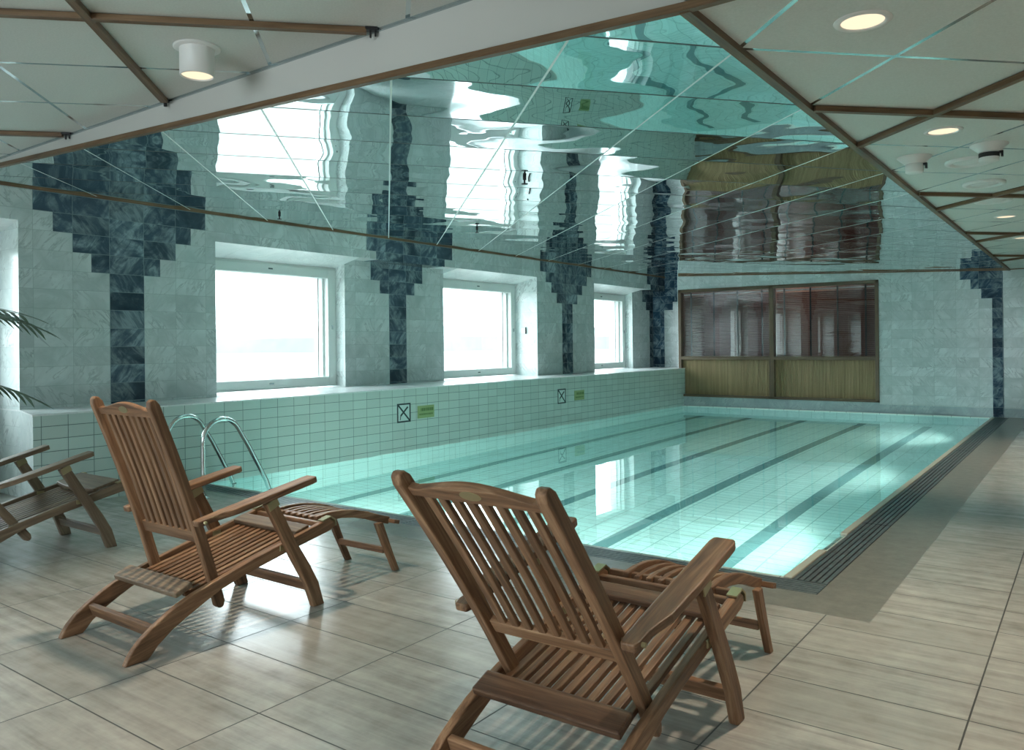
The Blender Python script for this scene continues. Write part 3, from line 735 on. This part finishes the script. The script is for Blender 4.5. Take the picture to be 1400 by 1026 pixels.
# ------------------------------------------------------------------ deck chairs
def chair(recline, arm_len, leg_rot, tone='teak_', footrest=True, plank='teak_grey_x'):
    T = lambda a: M[tone + a]
    root = empty('deck_chair')
    th = math.radians(recline); pv = Vector((0, .385, .19))
    bdir = Vector((0, -math.sin(th), math.cos(th))); bn = Vector((0, math.cos(th), math.sin(th)))   # up the back, and its front side
    def B(x, uu, d=0): return pv + Vector((x, 0, 0)) + bdir * uu + bn * d
    # side rails with curved rear feet
    top = [(0, 0), (.012, .025), (.030, .050), (.060, .080), (.105, .112), (.165, .147), (.215, .172), (.275, .195), (.37, .222), (.56, .272), (.76, .318), (.945, .362)]
    bot = [(.975, .345), (.978, .325), (.955, .308), (.83, .283), (.70, .257), (.53, .220), (.40, .184), (.32, .150), (.24, .112), (.18, .080), (.125, .040), (.098, .010), (.085, 0)]
    for s in (-1, 1):
        bm = new(); prism(bm, top + bot, s * .229, s * .256); link('side_rail', bm, T('rail'), root, bevel=.004)
    # back posts
    bow = lambda q: .015 * math.sin(PI * min(max((q + .09) / .89, 0), 1))
    for s in (-1, 1):
        F_, R_ = [], []
        us = [-.075, 0, .1, .2, .3, .4, .5, .6, .7, .775]
        for q in us:
            F_.append(B(0, q, .020 + bow(q))); R_.append(B(0, q, -.022 + bow(q)))
        tip = [B(0, .795, .012), B(0, .803, 0), B(0, .797, -.014)]
        end = [B(0, -.092, -.012), B(0, -.096, 0), B(0, -.092, .010)]
        poly = [(p.y, p.z) for p in F_ + tip + R_[::-1] + end]
        bm = new(); prism(bm, poly, s * .196, s * .227); link('back_post', bm, T('back%d' % recline), root, bevel=.005)
    # crest rail with arched top
    bm = new(); n = 16; A_ = []
    fr_, bk_ = [], []
    for i in range(n + 1):
        x = -.196 + .392 * i / n; e = i / n
        h = .758 + .030 * (math.sin(PI * e) ** 1.5) - (.006 if 0 < i < n else 0)
        for d, lst in ((.012, fr_), (-.010, bk_)):
            lst.append((bm.verts.new(B(x, .728, d + bow(.73))), bm.verts.new(B(x, h, d + bow(.78)))))
    for i in range(n):
        for L_ in (fr_, bk_): bm.faces.new([L_[i][0], L_[i + 1][0], L_[i + 1][1], L_[i][1]])
        bm.faces.new([fr_[i][1], fr_[i + 1][1], bk_[i + 1][1], bk_[i][1]]); bm.faces.new([fr_[i][0], bk_[i][0], bk_[i + 1][0], fr_[i + 1][0]])
    for i in (0, n): bm.faces.new([fr_[i][0], fr_[i][1], bk_[i][1], bk_[i][0]])
    crest = link('crest_rail', bm, T('x'), root, bevel=.003)
    bm = new(); k = 24; c0 = B(0, .756, -.0105 + bow(.75))
    ra = [bm.verts.new(c0 + Vector((.032 * math.cos(2 * PI * i / k), 0, 0)) + bdir * .014 * math.sin(2 * PI * i / k) - bn * .0015) for i in range(k)]
    rb = [bm.verts.new(v.co + bn * .0045) for v in ra]
    bm.faces.new(ra); bm.faces.new(rb[::-1])
    for i in range(k): bm.faces.new([ra[i], ra[(i + 1) % k], rb[(i + 1) % k], rb[i]])
    link('oval_plate', bm, M['brass'], root)
    # lower back rail
    bm = new(); beam(bm, B(-.196, .212, .003 + bow(.2)), B(.196, .212, .003 + bow(.2)), .022, .048, up=bdir); link('lower_back_rail', bm, T('x'), root, bevel=.003)
    # back slats
    for i in range(8):
        x = -.196 + .392 * (i + 1) / 9
        bm = new(); sweep(bm, [B(x, q, bow(q)) for q in (.225, .35, .45, .55, .65, .735)], .0245, .013); link('back_slat', bm, T('back%d' % recline), root, bevel=.003)
    # seat slats along the rails
    def ry(y): return .185 + (y - .30) * .232
    for i in range(11):
        x = -.229 + .458 * (i + 1) / 12
        bm = new(); sweep(bm, [(x, .268, ry(.268) + .006), (x, .50, ry(.50) + .002), (x, .835, ry(.835) + .003)], .0235, .018); link('seat_slat', bm, T('rail'), root, bevel=.003)
    # planks
    bm = new(); sweep(bm, [(0, .212, .196), (0, .285, .224)], .456, .024); link('rear_plank', bm, M[plank], root, bevel=.006)
    if footrest:
        bm = new(); sweep(bm, [(0, .782, .322), (0, .855, .340)], .456, .020)
    else:
        bm = new(); n = 12; rings = []
        for i in range(n + 1):
            x = -.228 + .456 * i / n; e = .03 * math.sin(PI * i / n)
            rings.append([bm.verts.new(v) for v in ((x, .785 - e, .322 - e * .2), (x, .93, .357), (x, .93, .377), (x, .785 - e, .342 - e * .2))])
        for a, b in zip(rings, rings[1:]):
            for q in range(4): bm.faces.new([a[q], a[(q + 1) % 4], b[(q + 1) % 4], b[q]])
        bm.faces.new(rings[0][::-1]); bm.faces.new(rings[-1])
    link('front_plank', bm, M[plank], root, bevel=.005)
    bm = new(); beam(bm, (-.229, .925, .335), (.229, .925, .335), .024, .024); link('front_crossbar', bm, T('x'), root, bevel=.004)
    bm = new(); beam(bm, (-.23, .125, .088), (.23, .125, .088), .022, .050, up=(0, -.35, 1)); link('rear_stretcher', bm, T('x'), root, bevel=.004)
    # front legs, outside the rails; turned about the bolt at the rail
    lp = Vector((0, .725, .275)); lr = math.radians(leg_rot)
    def LR(y, z):
        dy, dz = y - lp.y, z - lp.z
        return (lp.y + dy * math.cos(lr) - dz * math.sin(lr), lp.z + dy * math.sin(lr) + dz * math.cos(lr))
    legp = [(.583, .488), (.600, .500), (.640, .492), (.742, .298), (.808, .192), (.855, .105), (.886, 0), (.826, 0), (.785, .112), (.715, .235)]
    for s in (-1, 1):
        bm = new(); pp = [LR(y, z) if z > .21 else (y, z) for y, z in legp]; prism(bm, pp, s * .260, s * .290)
        lg = link('front_leg', bm, T('leg'), root, bevel=.005)
        q = LR(.612, .490)
        bm = new(); beam(bm, (s * .275, q[0] + .014, q[1] - .022), (s * .275, q[0] - .002, q[1] + .012), .034, .054, up=(0, 1, .4)); link('brass_cap', bm, M['brass'], root, bevel=.002)
        bm = new(); box(bm, s * .228 if s > 0 else -.262, .262 if s > 0 else -.228, .672, .715, .272, .296); link('leg_bracket', bm, M['brass'], root, bevel=.002)
        bm = new(); sweep(bm, [(s * .243, .905, .358), (s * .243, .955, .370), (s * .243, .980, .352), (s * .243, .984, .325)], .034, .007); link('rail_bracket', bm, M['brass'], root, bevel=.001)
    bm = new(); beam(bm, (-.26, .822, .092), (.26, .822, .092), .022, .046, up=(0, -.3, 1)); link('front_stretcher', bm, T('x'), root, bevel=.004)
    # arms: flat paddles hinged on the posts and resting on the front legs
    ap = B(0, .288, .004); q = LR(.612, .490); tgt = Vector((0, q[0], q[1] + .030)); ad = (tgt - ap).normalized()
    an = Vector((0, -ad.z, ad.y)); an.z = abs(an.z) if an.z < 0 else an.z
    def AP(x, l, h): return Vector((x, 0, 0)) + ap + ad * l + an * h
    for s in (-1, 1):
        plan = [(-.018, .238, .276), (0, .232, .282), (.05, .232, .283), (.09, .231, .290), (.14, .2305, .303), (.30, .230, .308), (arm_len - .03, .231, .309), (arm_len - .008, .235, .305), (arm_len, .246, .294)]
        bm = new(); rings = []
        for l, xa, xb in plan:
            th_ = .013 if l > .05 else .012
            rings.append([bm.verts.new(AP(s * xa, l, -th_)), bm.verts.new(AP(s * xb, l, -th_)), bm.verts.new(AP(s * xb, l, th_)), bm.verts.new(AP(s * xa, l, th_))])
        for a, b in zip(rings, rings[1:]):
            for j in range(4): bm.faces.new([a[j], a[(j + 1) % 4], b[(j + 1) % 4], b[j]])
        bm.faces.new(rings[0][::-1]); bm.faces.new(rings[-1])
        link('armrest', bm, T('rail'), root, bevel=.005)
        bm = new(); c = AP(0, .008, 0); tube(bm, [(s * .226, c.y, c.z), (s * .292, c.y, c.z)], .0065, 12); link('hinge_bolt', bm, M['brass'], root, smooth=True)
    if footrest:
        fy = [(.955, .340), (1.03, .346), (1.11, .343), (1.19, .330), (1.27, .308), (1.345, .280), (1.42, .256)]
        for s in (-1, 1):
            bm = new(); sweep(bm, [(s * .150, y, z) for y, z in fy], .024, .038); link('footrest_rail', bm, T('y'), root, bevel=.004)
            bm = new(); prism(bm, [(1.305, .262), (1.352, .262), (1.395, .155), (1.425, .085), (1.464, 0), (1.430, 0), (1.395, .07), (1.355, .15)], s * .164, s * .188); link('footrest_leg', bm, T('leg'), root, bevel=.003)
        for i in range(6):
            x = -.150 + .300 * (i + 1) / 7
            bm = new(); sweep(bm, [(x, y, z + .004) for y, z in fy[:-1]] + [(x, 1.40, .268)], .020, .016); link('footrest_slat', bm, T('y'), root, bevel=.003)
        bm = new(); beam(bm, (-.205, 1.432, .252), (.205, 1.432, .252), .040, .020, up=(0, .25, 1)); link('footrest_crossbar', bm, T('x'), root, bevel=.003)
        bm = new(); beam(bm, (-.225, .985, .338), (.225, .985, .338), .022, .030); link('pivot_bar', bm, T('x'), root, bevel=.003)
        bm = new(); beam(bm, (-.165, 1.378, .115), (.165, 1.378, .115), .018, .032); link('footrest_stretcher', bm, T('x'), root, bevel=.003)
    return root
c2 = chair(18.5, .555, 0); c2.location = (-3.062, 1.480, 0)
props(c2, 'slatted teak steamer chair with footrest standing in the middle, beside the pool ladder', 'deck chair', 'teak steamer chairs on the pool deck')
c1 = chair(36, .585, 4.5, plank='teak_dark_x'); c1.location = (-1.155, 1.480, 0)
props(c1, 'slatted teak steamer chair closest to the camera, reclined, cut by bottom picture edge', 'deck chair', 'teak steamer chairs on the pool deck')
c3 = chair(40, .57, 3.5, tone='teak_grey_', footrest=False); c3.location = (-4.862, 1.490, 0)
props(c3, 'greyer teak deck chair half out of frame on the left, showing arms and seat', 'deck chair', 'teak steamer chairs on the pool deck')

# ------------------------------------------------------------------ palm in the left niche
palm = empty('potted_palm', (-6.22, 1.72, 0)); props(palm, 'potted palm at the left picture edge, only frond tips showing', 'plant')
bm = new(); lathe(bm, [(.13, 0), (.15, .02), (.19, .42), (.20, .46), (.18, .46), (.17, .41)], n=40); link('pot', bm, M['pot_black'], palm, smooth=True)
bm = new(); lathe(bm, [(.168, .39), (.168, .405)], n=40); link('soil', bm, M['soil'], palm)
def frond(az, lean, L, z0, n=16):
    bm = new(); pts = []
    d = Vector((math.cos(az), math.sin(az), 0))
    for i in range(n + 1):
        e = i / n; pts.append(Vector((0, 0, z0)) + d * L * (e ** 1.25) * math.sin(lean) + Vector((0, 0, L * (math.cos(lean) * e * 1.15 - .55 * e * e * math.sin(lean)))))
    tube(bm, [Vector((0, 0, .40))] * (z0 > .5) + pts, [.009] * (z0 > .5) + [.007 - .005 * i / n for i in range(n + 1)], 6)
    f = link('frond_stalk', bm, M['palm_stem'], palm, smooth=True)
    bm = new(); side = d.cross(Vector((0, 0, 1)))
    for i in range(4, n + 1):
        tdir = (pts[min(i + 1, n)] - pts[i - 1]).normalized(); ll = .26 * math.sin(PI * (i - 2) / (n + 1)) + .08
        for s in (-1, 1):
            o = pts[i]; q = (side * s * .8 + tdir * .75 + Vector((0, 0, .05))).normalized(); wv = q.cross(Vector((0, 0, 1))).normalized()
            prev = None
            for j in range(5):
                e = j / 4; c = o + q * ll * e - Vector((0, 0, .22 * ll * e * e)); w = .012 * math.sin(PI * min(.12 + e * .88, 1)) + .0008
                cur = [bm.verts.new(c + wv * w), bm.verts.new(c - wv * w)]
                if prev: bm.faces.new([prev[0], prev[1], cur[1], cur[0]])
                prev = cur
    lf = link('leaflets', bm, M['palm_leaf'], f); so = lf.modifiers.new('s', 'SOLIDIFY'); so.thickness = .001
for az, le, L, z0 in ((1.35, .5, .95, .42), (.1, .8, .7, .42), (.7, .7, .7, .42), (-.6, .7, .7, .42), (-.9, .4, .8, .42), (1.60, 1.0, .98, 1.24), (1.46, 1.15, .95, 1.34), (1.56, 1.2, .90, .90), (1.2, .9, .8, 1.15)):
    frond(az, le, L, z0)

# ------------------------------------------------------------------ outdoors
bm = new(); quad(bm, (-3500, -3000, -8), (-7.6, -3000, -8), (-7.6, 3500, -8), (-3500, 3500, -8)); o = link('ground_outside', bm, M['field']); struct(o)
bm = new(); rr = random.Random(7); n = 260; ra = []
for i in range(n + 1):
    a = math.radians(58 + 125 * i / n); R_ = 1300 + 60 * math.sin(i * .11); hgt = 33 + 1.5 * math.sin(i * .09) + .8 * math.sin(i * .61 + 1) + rr.uniform(-1.3, 1.3)
    dx, dy = math.cos(a), math.sin(a)
    ra.append([bm.verts.new((dx * (R_ + t), dy * (R_ + t), z)) for t, z in ((0, -12), (6, hgt * .55 - 4), (22, hgt * .93), (45, hgt), (160, hgt * .9), (260, -12))])
for a, b in zip(ra, ra[1:]):
    for q in range(5): bm.faces.new([a[q], a[q + 1], b[q + 1], b[q]])
o = link('distant_forest', bm, M['forest']); props(o, 'pale distant forest along the horizon outside the windows', 'forest', kind='stuff')

# ------------------------------------------------------------------ daylight
wd = bpy.data.worlds.new('overcast'); scene.world = wd; wd.use_nodes = True; nt = wd.node_tree; nt.nodes.clear()
bg = nt.nodes.new('ShaderNodeBackground'); bg.inputs[0].default_value = (.83, .955, 1.0, 1); bg.inputs[1].default_value = 7.5
wo = nt.nodes.new('ShaderNodeOutputWorld'); nt.links.new(bg.outputs[0], wo.inputs[0])
for y0, y1 in OPEN:      # light portals help the renderer find the sky through each window
    l = bpy.data.lights.new('window_portal', 'AREA'); l.shape = 'RECTANGLE'; l.size = 1.22; l.size_y = y1 - y0 - .2
    l.cycles.is_portal = True
    o = bpy.data.objects.new('window_portal', l); COL.objects.link(o); o.location = (XC - .22, (y0 + y1) / 2, 1.36); o.rotation_euler = (0, -PI / 2, 0)
for (a0, a1), w in [(q, 0) for q in RO] + [(q, 1) for q in NO]:
    l = bpy.data.lights.new('window_portal', 'AREA'); l.shape = 'RECTANGLE'; l.size = a1 - a0 if w else 1.65; l.size_y = 1.65 if w else a1 - a0; l.cycles.is_portal = True
    o = bpy.data.objects.new('window_portal', l); COL.objects.link(o)
    o.location = ((a0 + a1) / 2, ROOM_N - .05, 1.325) if w else (ROOM_R + .05, (a0 + a1) / 2, 1.325); o.rotation_euler = (PI / 2, 0, 0) if w else (0, PI / 2, 0)

# ------------------------------------------------------------------ view
vs = scene.view_settings; vs.view_transform = 'Standard'; vs.look = 'None'; vs.gamma = 1; vs.use_curve_mapping = False; vs.exposure = 0.55
cy = scene.cycles
cy.max_bounces = 14; cy.diffuse_bounces = 6; cy.glossy_bounces = 8; cy.transmission_bounces = 10; cy.transparent_max_bounces = 12
cy.use_denoising = True; cy.sample_clamp_indirect = 12; cy.caustics_reflective = True; cy.caustics_refractive = True; cy.blur_glossy = .4
